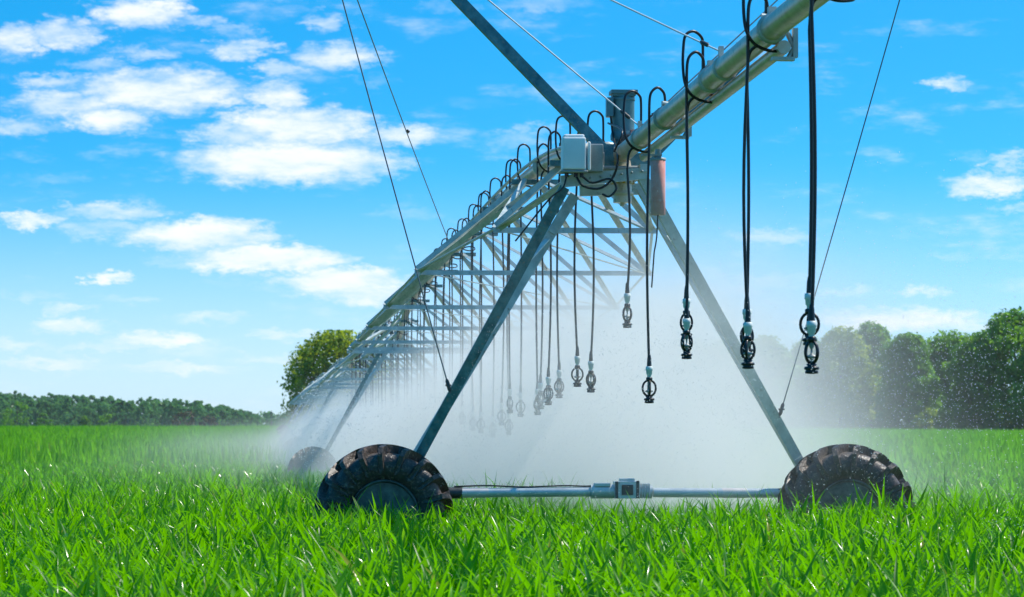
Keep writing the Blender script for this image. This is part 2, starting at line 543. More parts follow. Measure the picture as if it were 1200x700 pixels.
# second, smaller pipe slung under the boom
LV, LZ = .084, -.105
b = MB()
b.tube([(BV + LV, u, boom_z(u) + LZ) for u in np.linspace(-1.2, -8.55, 9)], .042, 16)
lowp = b.build('lower_pipe', M['pipe2'], tower)
for u in (-3.55, -8.5):
    c = MB()
    z = boom_z(u)
    c.tube([(BV - .05, u, z + PR + .012), (BV + .05, u, z + PR), (BV + PR + .015, u, z + .03), (BV + LV + .07, u, z + LZ), (BV + LV + .03, u, z + LZ - .07)], .018, 8)
    c.box((BV + LV + .075, u, z + LZ + .03), (.03, .06, .18)); c.box((BV + LV, u, z + LZ - .068), (.14, .07, .022))
    c.build('pipe_clamp', M['galv'], lowp)
# riser elbow and flanged bottom outlet
b = MB()
b.tube(smooth_path([(BV, -.45, BZ), (BV, -.12, BZ), (BV + .02, .02, BZ - .03), (BV + .04, .06, BZ - .12), (BV + .04, .06, BZ - .40)]), PR + .004, 22)
b.lathe([(PR, -.17), (PR + .03, -.17), (PR + .03, -.195), (PR + .012, -.196), (PR + .012, -.205), (PR + .032, -.206), (PR + .032, -.232), (PR + .0, -.235), (PR - .005, -.30), (PR + .02, -.305), (PR + .02, -.33), (.05, -.36), (.02, -.37), (.02, -.43)], (BV + .04, .06, BZ), (0, 0, 1), 22)
riser = b.build('riser_elbow', M['pipe'], tower)
b = MB()
for k in range(12):
    a = 2 * PI * k / 12
    b.box((BV + .04 + math.cos(a) * (PR + .022), .06 + math.sin(a) * (PR + .022), BZ - .20), (.022, .022, .07))
b.lathe([(PR + .014, -.004), (PR + .034, -.003), (PR + .034, .003), (PR + .014, .004)], (BV + .04, .06, BZ - .2), (0, 0, 1), 22)
b.build('bolt_ring', M['brass'], riser)
# upright motor above the elbow
mx, my = BV + .05, .08
b = MB()
b.lathe([(.10, .0), (.10, .27), (.106, .275), (.106, .30), (.10, .302), (.10, .33)], (mx, my, BZ + .23), (0, 0, 1), 24)
b.lathe([(.085, .1), (.09, .14), (.115, .16), (.115, .2), (.105, .23)], (mx, my, BZ), (0, 0, 1), 18)
b.box((mx, my, BZ + .575), (.235, .225, .035)); b.box((mx, my, BZ + .55), (.20, .19, .025))
mot = b.build('upright_motor', M['bluegrey'], tower, .005)
b = MB(); b.box((mx - .125, my - .03, BZ + .44), (.06, .12, .17)); b.build('terminal_box', M['bluegrey'], mot, .008)
b = MB(); b.lathe([(.06, .08), (.062, .14), (.05, .15)], (mx, my - .08, BZ), (0, 0, 1), 12)
b.box((mx + .01, my - .16, BZ + .15), (.10, .06, .08)); b.build('gear_head', M['iron'], mot, .006)
b = MB(); b.lathe([(.05, .05), (.055, .12)], (mx + .1, my - .06, BZ + .12), (0, 0, 1), 10); b.bar((mx + .05, my - .15, BZ + .2), (mx + .2, my - .16, BZ + .21), .025, .025)
b.bar((mx + .17, my - .15, BZ + .17), (mx + .18, my - .17, BZ + .27), .018, .018); b.build('red_lever', M['red'], mot)
# control box with its mounting plate
b = MB()
bx, by = -.40, -.62
b.box((bx, by, 3.70), (.20, .20, .28)); b.box((bx, by, 3.85), (.18, .17, .03)); b.box((bx + .13, by + .05, 3.68), (.03, .26, .25))
cb = b.build('control_box', M['box'], tower, .018)
b = MB(); b.box((bx + .19, by + .1, 3.67), (.14, .2, .24)); b.box((bx, by, 3.545), (.24, .2, .02)); b.build('back_plate', M['boxside'], cb, .01)
b = MB()
for dx, l in ((-.06, .1), (.02, .16), (.07, .13)): b.tube([(bx + dx, by - .02, 3.55), (bx + dx, by - .02, 3.55 - .05)], .018, 8)
b.build('gland', M['black'], cb)
c = MB()
c.tube(smooth_path([(bx + .02, by - .02, 3.51), (bx + .08, by - .08, 3.42), (bx + .22, by - .1, 3.40), (bx + .33, by - .08, 3.49), (bx + .38, by - .05, 3.66), (mx - .1, my - .12, BZ + .16), (mx - .12, my - .08, BZ + .36)]), .011, 6)
c.tube(smooth_path([(bx + .07, by - .02, 3.51), (bx + .16, by - .06, 3.45), (bx + .3, by - .12, 3.48), (bx + .36, by - .12, 3.40), (bx + .3, by - .12, 3.33), (bx + .24, by - .1, 3.35)]), .010, 6)
c.tube(smooth_path([(bx - .06, by - .02, 3.51), (bx - .1, by - .05, 3.40), (bx - .22, by - .06, 3.30), (bx - .5, by + .02, 2.95)]), .008, 6)
c.tube(smooth_path([(bx + .35, by - .02, 3.72), (bx + .42, by - .02, 3.9), (mx - .14, my - .05, BZ + .3)]), .009, 6)
c.build('wiring', M['black'], tower)
b = MB()                                                 # joint casting between far pipe and riser
b.tube([(-.30, .4, 3.70), (BV + .02, .0, 3.70)], .085, 16); b.box((-.06, .02, 3.71), (.17, .22, .17)); b.box((-.14, -.25, 3.66), (.07, .26, .16))
b.tube([(-.2, -.4, 3.60), (.2, -.4, 3.60)], .022, 10)
for k in range(6): b.lathe([(.012, 0), (.012, .03), (.003, .034)], (-.25 + .09 * k, -.575, 3.50 + .012 * k), (0, -1, 0), 6, False)
b.build('joint_casting', M['boxside'], tower, .01)
# red sleeve below the boom
q = loc_of(at(771, 219, 25.2))
b = MB(); b.lathe([(.056, -.225), (.06, -.22), (.06, .22), (.054, .225)], q, (0, 0, 1), 18); rs = b.build('hanging_sleeve', M['red'], tower)
rs['label'] = 'faded red and white tube hanging under the boom'
b = MB(); b.lathe([(.062, .205), (.064, .21), (.064, .226), (.03, .23), (.02, .30)], q, (0, 0, 1), 16); b.box(q + Vector((-.05, 0, .25)), (.16, .06, .015)); b.build('cap', M['boxside'], rs)
c = MB(); c.tube(smooth_path([q + Vector((.0, 0, -.21)), q + Vector((-.01, 0, -.4)), q + Vector((-.03, 0, -.52))]), .006, 6); c.tube([q + Vector((-.03, 0, -.52)), q + Vector((-.05, 0, -.8))], .006, 6); c.build('pull_cord', M['black'], rs)
# masts and guys
tipL = loc_of(at(352, -184, 28.0)); tipR = loc_of(at(1105, -180, 28.0))
footL = Vector((-.06, -.30, 3.66)); footR = Vector((.18, .15, 3.62))
for tip, foot, c in ((tipL, footL, 'shaded'), (tipR, footR, 'shaded')):
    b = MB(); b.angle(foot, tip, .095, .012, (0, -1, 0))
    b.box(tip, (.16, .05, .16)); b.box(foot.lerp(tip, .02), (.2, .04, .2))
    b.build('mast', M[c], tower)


def guy(a, b_, r, mat, tb=None, sag=.03):
    a = Vector(a); b_ = Vector(b_)
    pts = [a.lerp(b_, i / 12) - Vector((0, 0, sag * 4 * (i / 12) * (1 - i / 12))) for i in range(13)]
    m = MB(); m.tube(pts, r, 6); o = m.build('guy_cable', M[mat], tower)
    if tb:
        d = (b_ - a).normalized(); p = a.lerp(b_, tb)
        k = MB(); k.tube([p - d * .06, p - d * .04, p + d * .04, p + d * .06], [.006, .016, .016, .006], 8); k.box(p, (.05, .02, .015)); k.build('turnbuckle', M['iron'], o)


def leg_at_z(s, z):
    a, c = LEGS[s, True]
    return a.lerp(c, (z - a.z) / (c.z - a.z))
zL = CAMH + (HORY - 462) / 133.; zR = CAMH + (HORY - 490) / 133.
guy(tipL, leg_at_z(-1, zL) + Vector((-.02, -.03, 0)), .0062, 'cable', .985)
guy(tipR, leg_at_z(1, zR) + Vector((.03, -.03, 0)), .0055, 'cable', .985)
guy(tipL, loc_of(at(527, 286, 44.0)), .0068, 'cable', .62, .05)
guy(tipL, (BV - .03, -6.6, boom_z(-6.6) + PR + .03), .0065, 'bright_cable', .97)
guy(tipL, (BV - .01, -1.7, boom_z(-1.7) + PR + .02), .007, 'bright_cable', .96, .0)
guy(tipR, (BV + .0, -1.75, boom_z(-1.75) + PR + .02), .0065, 'cable', .96, .0)
guy(tipR, (BV + .03, -6.7, boom_z(-6.7) + PR + .02), .0065, 'cable', .97)
for v_, u_ in ((BV - .03, -6.6), (BV - .01, -1.7)):
    b = MB()
    b.lathe([(PR + .003, -.03), (PR + .012, -.028), (PR + .012, .028), (PR + .003, .03)], (BV, u_, boom_z(u_)), (0, 1, 0), 20)
    b.box((v_, u_, boom_z(u_) + PR + .03), (.03, .06, .07))
    b.build('cable_clamp', M['galv'], tower)

# ------------------------------------------------------------------ spans
GZ = [float(ground_z(*world_of(0, k * SPAN, 0)[:2])) for k in range(6)]


def make_span(z0, z1, rise):
    """pipe and bow truss from one tower to the next; local x across, y along, z up from the near tower's foot"""
    t = empty('irrigation_span', O, TH)

    def pz(u):
        s_ = min(1, max(0, u / SPAN))
        return z0 + (z1 - z0) * s_ + rise * (1 - abs(2 * s_ - 1) ** 5)
    m = MB(); m.tube([(0, u, pz(u)) for u in np.linspace(.30, SPAN - .25, 40)], PR, 18)
    pipe = m.build('pipe', M['pipe'], t)
    for u in np.linspace(.4, SPAN - .3, 8):
        m = MB(); m.lathe([(PR - .01, -.028), (PR + .05, -.026), (PR + .05, .026), (PR - .01, .028)], (0, u, pz(u)), (0, 1, 0), 18)
        m.build('flange', M['galv'], pipe)
    # twin rails clipped on the crown of the pipe carry the wiring
    m = MB()
    pts = [(-.105, u, pz(u) + .055) for u in np.linspace(.5, SPAN - .5, 30)]
    m.tube(pts, .022, 6)
    m.build('conduit', M['galv'], t)
    st = [3.4 + (SPAN - 6.8) * k / 8 for k in range(9)]
    hw = [.77, 1.32, 1.5, 1.58, 1.6, 1.58, 1.5, 1.32, .77]
    dp = [.74, 1.12, 1.36, 1.46, 1.5, 1.46, 1.36, 1.12, .74]
    cor = {}
    for k, u in enumerate(st):
        for s_ in (-1, 1): cor[k, s_] = Vector((s_ * hw[k], u, pz(u) - dp[k]))
        f = MB()
        for s_ in (-1, 1):
            f.angle((s_ * .07, u, pz(u) - PR - .02), cor[k, s_], .055, .007, (0, -1, .3))
        f.angle(cor[k, -1] + Vector((-.04, 0, 0)), cor[k, 1] + Vector((.04, 0, 0)), .055, .007, (0, -1, .2))
        f.build('truss_frame', M['galv'], t)
        g = MB(); g.box((0.02, u - .02, pz(u) - PR - .055), (.56, .20, .012)); g.box((0.02, u - .12, pz(u) - PR - .035), (.56, .012, .055))
        g.build('bracket_plate', M['shaded'], t)
        if k < 8: pass
    for k in range(8):
        for s_ in (-1, 1):
            um = st[k]; un = st[k + 1]
            for p, q in (((s_ * .08, um + .12, pz(um) - PR), cor[k + 1, s_] + Vector((0, -.05, 0))), ((s_ * .08, un - .12, pz(un) - PR), cor[k, s_] + Vector((0, .05, 0)))):
                d = MB(); d.angle(p, q, .05, .006, (0, -1, .6)); d.build('diagonal_brace', M['galv'], t)
        x = MB()
        x.bar(cor[k, -1] + Vector((.05, .05, -.03)), cor[k + 1, 1] + Vector((-.05, -.05, -.03)), .03, .008)
        x.build('wind_brace', M['galv'], t)
    for s_ in (-1, 1):
        for u, k, e in ((st[0] - 2.4, 0, -.05), (st[8] + 2.4, 8, .05)):
            d = MB(); d.angle((s_ * .08, u, pz(u) - PR), cor[k, s_] + Vector((0, e, 0)), .05, .006, (0, -1, .6)); d.build('diagonal_brace', M['galv'], t)
    for s_ in (-1, 1):
        r = MB()
        pts = [Vector((s_ * .25, .35, z0 - .08))] + [cor[k, s_] for k in range(9)] + [Vector((s_ * .25, SPAN - .3, z1 - .1))]
        r.tube(pts, .015, 6, smooth=False)
        r.build('truss_rod', M['galv'], t)
    return t, pz


span1, pz1 = make_span(3.72, 3.72 + GZ[1] + .05, .66)
tag(span1, 'nearest trussed pipe span of the sprinkler line, running back from the near tower', 'irrigation span', 'trussed spans of the sprinkler line')
span2, pz2 = make_span(3.77, 3.77, .6)
kids = kid_map()
SPAN_LABEL = ['second trussed pipe span back from the near tower, half lost in spray', 'third trussed pipe span back from the near tower, faint behind the spray',
              'fourth trussed pipe span back from the near tower, tiny above the spray', 'last and farthest trussed pipe span in front of the lone tree']
for k in range(1, 5):
    c = span2 if k == 1 else copy_tree(span2, kids)
    p = world_of(0, k * SPAN, 0)
    c.location = (p.x, p.y, GZ[k])
    c.rotation_euler = (math.atan2(GZ[k + 1] - GZ[k], SPAN), 0, TH)
    tag(c, SPAN_LABEL[k - 1], 'irrigation span', 'trussed spans of the sprinkler line')


def pipe_z(u):
    if u < 0: return boom_z(u)
    if u < SPAN: return pz1(u)
    k = int(u // SPAN); s_ = u - k * SPAN
    return GZ[k] + pz2(s_) + (GZ[min(k + 1, 5)] - GZ[k]) * s_ / SPAN


# ------------------------------------------------------------------ sprinkler drops
def hose_mesh(kind, length, r=.0105):
    m = MB()
    if kind == 'short':
        pts = smooth_path([(0, 0, .08), (0, 0, .16), (-.015, -.01, .205), (-.06, -.03, .235), (-.105, -.05, .205), (-.125, -.06, .15), (-.13, -.06, .02), (-.13, -.06, -.2)], 5)
        end = Vector((-.13, -.06, 0))
    else:
        pts = smooth_path([(0, 0, .08), (0, 0, .29), (-.015, -.02, .35), (-.075, -.05, .385), (-.135, -.08, .35), (-.152, -.09, .25), (-.155, -.10, .12), (-.14, -.115, .0),
                           (-.09, -.12, -.08), (.0, -.12, -.12), (.09, -.09, -.115), (.125, .0, -.085), (.10, .10, -.05), (.0, .14, -.05), (-.08, .14, -.10), (-.10, .13, -.25)], 4)
        end = Vector((-.10, .13, 0))
    pts = [Vector(p) for p in pts]
    rn = random.Random(int(length * 1000))
    top = pts[-1].z
    sw = rn.choice((-1, 1)) * rn.uniform(.008, .028); sw2 = rn.uniform(-.008, .008)
    for i in range(1, 9):
        t = i / 8
        pts.append(Vector((end.x + sw * math.sin(PI * t), end.y + sw2 * math.sin(PI * t), top + (-length - top) * t)))
    m.tube(pts, r, 9)
    e = pts[-1]
    m.tube([e + Vector((0, 0, .09)), e + Vector((0, 0, .06)), e + Vector((0, 0, .0))], [r * 1.05, r * 1.5, r * 1.8], 9)
    # brackets of the gooseneck
    i0 = pts[2]
    m.tube([(0, 0, .085), (0, 0, .12)], r * 1.6, 8)
    return m.mesh('hose', M['black']), e


def fitting_mesh():
    m = MB(); m.lathe([(.018, 0), (.027, -.002), (.029, -.03), (.024, -.036), (.023, -.062), (.016, -.07), (.016, -.095)], (0, 0, 0), (0, 0, 1), 12); return m.mesh('fitting', M['white'])


def nozzle_mesh():
    m = MB()
    m.lathe([(.02, -.085), (.026, -.09), (.026, -.112), (.016, -.118)], (0, 0, 0), (0, 0, 1), 10)
    for ax in (0, 1):
        pts = []
        for k in range(21):
            a = 2 * PI * k / 20
            h, w = math.cos(a) * .062, math.sin(a) * .052
            pts.append(Vector((w if ax == 0 else 0, 0 if ax == 0 else w * .8, -.17 + h)))
        m.tube(pts, .0085, 7, caps=False)
    m.lathe([(.016, -.228), (.03, -.235), (.022, -.245), (.04, -.25), (.042, -.262), (.03, -.268), (.036, -.272), (.036, -.285), (.01, -.288)], (0, 0, 0), (0, 0, 1), 12)
    return m.mesh('nozzle', M['black'])


def deflector_mesh():
    m = MB(); m.lathe([(.014, -.118), (.014, -.14), (.006, -.152), (.006, -.18), (.03, -.19), (.032, -.197), (.01, -.205), (.012, -.225)], (0, 0, 0), (0, 0, 1), 12)
    return m.mesh('deflector', M['boxside'])


FIT, NOZ, DEF = fitting_mesh(), nozzle_mesh(), deflector_mesh()
HOSES = {}
NOZZLES = []                                           # world position of every nozzle


def add_drop(u, v, kind, length, label, turn=0.):
    key = (kind, round(length, 2))
    if key not in HOSES: HOSES[key] = hose_mesh(kind, key[1])
    me_, e = HOSES[key]
    p = world_of(v, u, pipe_z(u))
    t = empty('sprinkler_drop', p, TH)
    tag(t, label, 'sprinkler drop', 'sprinkler drops hanging from the pipe line')
    link('hose', me_, t); 
    f = link('fitting', FIT, t); f.location = e
    n = link('nozzle', NOZ, t); n.location = e; n.rotation_euler = (0, 0, turn)
    d = link('deflector', DEF, n)
    NOZZLES.append((t.location + Matrix.Rotation(TH, 3, 'Z') @ (e + Vector((0, 0, -.2))), u))
    return t


# on the boom: hose lengths read off the photograph
B_U = [-3.3, -5.53, -8.42, -10.73]
B_L = [(1.93, 1.28), (1.65, 1.50), (1.79, 1.70), (1.86, 1.70)]
B_T = [('sprinkler drop on the boom nearest the tower, lower nozzle of its pair', 'sprinkler drop on the boom nearest the tower, higher nozzle of its pair'),
       ('sprinkler drop second from the tower on the boom, lower nozzle left of the right leg', 'sprinkler drop second from the tower on the boom, higher nozzle behind its twin'),
       ('sprinkler drop third from the tower on the boom, lower nozzle over the right leg', 'sprinkler drop third from the tower on the boom, upper nozzle over the right leg'),
       ('outermost sprinkler drop of the boom with the lower of two stacked nozzles', 'outermost sprinkler drop of the boom with the upper of two stacked nozzles')]
for u, (l1, l2), (t1, t2) in zip(B_U, B_L, B_T):
    add_drop(u, BV, 'short', l1, t1, .2 + u); add_drop(u + (1.6 if u > -4 else .05), BV, 'tall', l2, t2, .9 + u)
NUM = ['first', 'second', 'third', 'fourth', 'fifth', 'sixth', 'seventh', 'eighth', 'ninth', 'tenth', 'eleventh', 'twelfth', 'thirteenth', 'fourteenth', 'fifteenth',
       'sixteenth', 'seventeenth', 'eighteenth', 'nineteenth', 'twentieth', '21st', '22nd', '23rd', '24th', '25th', '26th', '27th', '28th', '29th', '30th', '31st', '32nd', '33rd', '34th', '35th']
LS, LT = [2.40, 2.55, 2.28], [2.25, 2.48, 2.36]
for k in range(34):
    u = 1.75 + 2.62 * k
    z = pipe_z(u); g = float(ground_z(*world_of(0, u, 0)[:2]))
    zt = max(1.36 + g * .5, 1.78 - .036 * u)
    ls = round(z - zt - .29 + random.choice((-.06, 0, .06)), 2 if k < 6 else 1); lt = round(z - zt - .29 + random.choice((-.02, .06, .12)), 2 if k < 6 else 1)
    veil = 'in clear air' if k < 2 else ('in thin spray' if k < 7 else 'deep in the spray')
    add_drop(u, random.uniform(-.06, .06), 'short', ls, f'sprinkler drop on a short loop, {NUM[k]} pair behind the near tower, {veil}', random.random())
    add_drop(u - random.uniform(.1, .9), random.uniform(.02, .10), 'tall', lt, f'sprinkler drop on a tall loop, {NUM[k]} pair behind the near tower, {veil}', random.random())

# ------------------------------------------------------------------ water: droplets and mist
def octa(cent, rad, stretch=None):
    n = len(cent)
    d = np.array([(1, 0, 0), (-1, 0, 0), (0, 1, 0), (0, -1, 0), (0, 0, 1), (0, 0, -1)], float)
    vs = cent[:, None, :] + d[None] * rad[:, None, None]
    tri = np.array([(0, 2, 4), (2, 1, 4), (1, 3, 4), (3, 0, 4), (2, 0, 5), (1, 2, 5), (3, 1, 5), (0, 3, 5)])
    loops = (np.arange(n) * 6)[:, None, None] + tri[None]
    return vs.reshape(-1, 3), loops.reshape(-1)


pc = []; pr = []
for (p, u) in NOZZLES:
    if u > 75: continue
    nj = 9; per = (70 if u < 12 else 34) if u < 40 else 14
    for j in range(nj):
        az = random.uniform(0, 2 * PI); sp = random.uniform(3.0, 6.5); up = random.uniform(-.6, 1.4)
        t = np.sort(RNG.random(per)) ** .8 * .62
        k = np.exp(-1.2 * t)
        x = p.x + math.cos(az) * sp * t * k; y = p.y + math.sin(az) * sp * t * k
        z = p.z + up * t - 4.2 * t * t
        c = np.stack([x, y, z], -1) + RNG.normal(0, .018, (per, 3)) * (.5 + t[:, None] * 4)
        pc.append(c); pr.append(RNG.uniform(.0016, .0042, per) * (1.25 if u > 3 else .85))
n = 7000                                               # fine drift on the right of the line
vv = RNG.uniform(-.5, 5.2, n); uu = RNG.uniform(-11, 8, n); zz = RNG.uniform(1.3, 2.6, n)
zz = np.where(RNG.random(n) < .2, zz + RNG.random(n) * .9, zz)
wx = O.x + vv * CT - uu * ST; wy = O.y + vv * ST + uu * CT
pc.append(np.stack([wx, wy, zz], -1)); pr.append(RNG.uniform(.0016, .0046, n) * (wy / 28))
n = 8000
vv = np.clip(RNG.normal(-.8, 1.0, n), -2.4, 3); uu = RNG.uniform(6, 70, n); zz = np.clip(RNG.normal(1.6, .5, n), .5, 2.35) - .010 * uu
wx = O.x + vv * CT - uu * ST; wy = O.y + vv * ST + uu * CT
pc.append(np.stack([wx, wy, zz], -1)); pr.append(RNG.uniform(.002, .0065, n) * (wy / 32))
pc = np.concatenate(pc); pr = np.concatenate(pr)
ok = pc[:, 2] > .55; pc, pr = pc[ok], pr[ok]
vs, lp = octa(pc, pr)
nf = len(lp) // 3
o = link('water_droplets', np_mesh('water_droplets', vs, lp, np.arange(nf) * 3, np.full(nf, 3), M['drop'], True))
tag(o, 'fine bright water drops flying out around the sprinkler nozzles', 'spray', kind='stuff')


def mist_mat():
    m, nt, out = new_mat('mist'); L = nt.links.new

    def math_(op, a, b_=None, clamp=False):
        n_ = nd(nt, 'ShaderNodeMath', op=op); n_.use_clamp = clamp
        for i, x in enumerate((a, b_)):
            if x is None: continue
            if isinstance(x, (int, float)): n_.inputs[i].default_value = x
            else: L(x, n_.inputs[i])
        return n_.outputs[0]

    def rng_(x, a, b_, c=0., d=1., smooth=True):
        n_ = nd(nt, 'ShaderNodeMapRange'); n_.interpolation_type = 'SMOOTHSTEP' if smooth else 'LINEAR'
        setin(n_, From_Min=a, From_Max=b_, To_Min=c, To_Max=d); L(x, n_.inputs[0]); return n_.outputs[0]
    tc = nd(nt, 'ShaderNodeTexCoord'); sp = nd(nt, 'ShaderNodeSeparateXYZ'); L(tc.outputs['Object'], sp.inputs[0])
    v, u, z = sp.outputs
    wid = rng_(u, 0, 60, 1.9, 2.6, False)
    zw = rng_(z, .4, 3.0, 1.25, .8, False)
    a = math_('SUBTRACT', v, rng_(u, 5, 60, .75, -.1, False))
    ww = math_('MULTIPLY', math_('MULTIPLY', wid, zw), rng_(a, -.6, .6, .44, .76))
    gau = math_('POWER', 2.718, math_('MULTIPLY', math_('POWER', math_('ABSOLUTE', math_('DIVIDE', a, ww)), 2.), -1.))
    tail = math_('POWER', 2.718, math_('MULTIPLY', math_('POWER', math_('ABSOLUTE', math_('DIVIDE', a, math_('MULTIPLY', wid, 2.0))), 2.), -1.))
    gau = math_('ADD', gau, math_('MULTIPLY', math_('MULTIPLY', tail, .022), rng_(z, 1.8, .5)))
    ramp = math_('MULTIPLY', rng_(u, -2.5, 8.0), rng_(u, 150, 90))
    zt = math_('ADD', z, rng_(u, 14, 44, 0, 1.15))
    zp = math_('ADD', math_('MULTIPLY', rng_(zt, 3.2, 1.6), .94), math_('MULTIPLY', rng_(zt, 4.3, 2.2), .10))
    n1 = setin(nd(nt, 'ShaderNodeTexNoise'), Scale=.9, Detail=4, Roughness=.6); L(tc.outputs['Object'], n1.inputs['Vector'])
    nz = rng_(n1.outputs[0], .3, .72, .35, 1.6)
    d = math_('MULTIPLY', math_('MULTIPLY', gau, ramp), math_('MULTIPLY', zp, nz))
    # a drifting puff round the inner boom nozzles, between the hoses and the right leg
    q = [math_('POWER', math_('ABSOLUTE', math_('DIVIDE', math_('SUBTRACT', ax_, c_), r_)), 2.) for ax_, c_, r_ in ((v, .75, 1.1), (u, -2.0, 1.2), (z, 2.2, .62))]
    puff = math_('POWER', 2.718, math_('MULTIPLY', math_('ADD', math_('ADD', q[0], q[1]), q[2]), -1.))
    d = math_('ADD', d, math_('MULTIPLY', math_('MULTIPLY', puff, .34), nz))
    d = math_('MULTIPLY', d, MIST_DENSITY)
    pv = nd(nt, 'ShaderNodeVolumePrincipled'); pv.inputs['Color'].default_value = (1, .98, .955, 1); pv.inputs['Anisotropy'].default_value = .12
    L(d, pv.inputs['Density']); L(pv.outputs[0], out.inputs['Volume'])
    try: m.cycles.volume_step_rate = .35
    except Exception: pass
    return m


MIST_DENSITY = .72
b = MB(); b.box((0, 70, 1.8), (15, 152, 5.4))
mist = b.build('mist', mist_mat()); mist.location = O; mist.rotation_euler = (0, 0, TH)
tag(mist, 'white drifting spray mist under the sprinkler line', 'mist', kind='stuff')


HAZE = .00005
if HAZE:
    m, nt_, out_ = new_mat('haze'); pv = nd(nt_, 'ShaderNodeVolumePrincipled'); pv.inputs['Color'].default_value = (.86, .94, 1, 1)
    pv.inputs['Density'].default_value = HAZE; pv.inputs['Anisotropy'].default_value = .3; nt_.links.new(pv.outputs[0], out_.inputs['Volume'])
    b = MB(); b.box((0, 2350, 12), (3800, 4900, 40)); hz_ = b.build('haze', m); tag(hz_, 'thin pale air over the whole field', 'haze', kind='stuff')

# ------------------------------------------------------------------ trees
def crown_mesh(name, h, w, seed, mat, n_clump, n_leaf, leaf, z0=.12, shape='oval'):
    r = np.random.default_rng(seed)
    C_ = []
    while len(C_) < n_clump:
        t = r.random(); ang = r.random() * 2 * PI
        if shape == 'oval': prof = math.sin(PI * min(1, (t * .86 + .12))) ** .6
        elif shape == 'column': prof = min(1, 1.3 * (1 - t) ** .36) * (.88 + .12 * math.sin(t * 9 + seed))
        else: prof = math.sqrt(max(0, 1 - (2 * t - .8) ** 2 / 1.45))
        rad = w / 2 * prof * (.30 + .78 * r.random() ** .55) * (1 + .18 * math.sin(3 * ang + seed))
        C_.append((math.cos(ang) * rad, math.sin(ang) * rad, h * (z0 + (.95 - z0) * t), (w * .08 + w * .10 * r.random())))
    C_ = np.array(C_)
    ci = r.integers(0, n_clump, n_leaf)
    d = r.normal(size=(n_leaf, 3)); d /= np.linalg.norm(d, axis=1)[:, None]
    rr = C_[ci, 3] * (.45 + .65 * r.random(n_leaf))
    p = C_[ci, :3] + d * rr[:, None] * np.array([1, 1, .8])
    p[:, 2] = np.clip(p[:, 2], .1, h * 1.02)
    nrm = d + r.normal(0, .55, (n_leaf, 3)) + np.array([0, 0, .25]); nrm /= np.linalg.norm(nrm, axis=1)[:, None]
    a = np.cross(nrm, r.normal(size=(n_leaf, 3))); a /= np.linalg.norm(a, axis=1)[:, None]
    b_ = np.cross(nrm, a)
    s = leaf * (.5 + .8 * r.random(n_leaf))[:, None]
    q = np.stack([p - a * s, p + b_ * s * .55, p + a * s, p - b_ * s * .55], 1).reshape(-1, 3)
    return q


def quads(name, q, mat):
    n = len(q) // 4
    return np_mesh(name, q, np.arange(n * 4), np.arange(n) * 4, np.full(n, 4), mat)


def tree(name, label, px, d, top_y, wpx, shape, mat, seed, n_leaf=2600, n_clump=46, leaf=.26, z0=.12, group=None, cat='tree'):
    x = (px - 600) * d / FPX; gz_ = float(ground_z(x, d)); 
    h = CAMH + (HORY - top_y) * d / FPX - gz_; w = wpx * d / FPX
    t = empty(name, (x, d, gz_))
    tag(t, label, cat, group)
    link('crown', quads('crown', crown_mesh('crown', h, w, seed, mat, n_clump, n_leaf, leaf, z0, shape), M[mat]), t)
    b = MB(); rnd = random.Random(seed)
    r0 = max(.05, h * .016)
    b.tube([(0, 0, -.1), (.03 * h * rnd.uniform(-.3, .3), 0, h * .35), (.04 * h * rnd.uniform(-.4, .4), .01 * h, h * .8)], [r0, r0 * .75, r0 * .25], 8)
    for k in range(5):
        a = rnd.uniform(0, 2 * PI); zb = h * rnd.uniform(.2, .6)
        b.tube([(0, 0, zb), (math.cos(a) * w * .15, math.sin(a) * w * .15, zb + h * .10), (math.cos(a) * w * .3, math.sin(a) * w * .3, zb + h * .2)], [r0 * .5, r0 * .35, r0 * .12], 6)
    b.build('trunk', M['bark'], t)
    return t


G = 'trees along the right edge of the field'
RT_ = [  # px, distance, top y, width px, shape, material, label
    (800, 452, 405, 70, 'column', 'leaf', 'tree seen as a grey shape through the spray right of the near tower'),
    (850, 456, 398, 66, 'column', 'leaf', 'pale tree in the spray behind the nozzles over the right leg'),
    (900, 450, 396, 62, 'column', 'leaf', 'faded tree behind the lower end of the right leg'),
    (948, 446, 390, 62, 'column', 'leaf', 'tree straight behind the outermost sprinkler nozzles'),
    (985, 452, 386, 54, 'column', 'leaf_yellow', 'upright tree with sunlit top just right of the outermost nozzles'),
    (1022, 446, 383, 54, 'column', 'leaf', 'narrow rounded tree above the right edge of the right tyre'),
    (1066, 441, 386, 58, 'column', 'leaf', 'rounded dark tree just right of the right tyre'),
    (1110, 446, 388, 60, 'column', 'leaf', 'lower tree with a pale gap on its left side'),
    (1146, 436, 386, 60, 'column', 'leaf', 'dark tree beside the tall broad tree'),
    (1190, 420, 366, 86, 'round', 'leaf', 'tallest broad dark tree at the right end of the tree line'),
    (1250, 424, 372, 90, 'round', 'leaf', 'broad tree beyond the tall one at the right end'),
    (1315, 430, 380, 80, 'round', 'leaf', 'last tree of the row, outside the tall pair'),
]
for i, (px, d, ty, w, sh, mt, lb) in enumerate(RT_):
    tree('field_tree', lb, px, d + (7 if i % 2 else -5), ty + (-5, 4, 0, 6, -2)[i % 5], w * (1.22, 1.45, 1.3)[i % 3], sh, mt, 30 + i, 17000, 210, .34, .0, G)
tree('lone_tree', 'lone broad leafy tree with sunlit yellow green top, left of the sprinkler line', 394, 440, 390, 116, 'round', 'leaf_yellow', 77, 24000, 210, .30, .06, None)
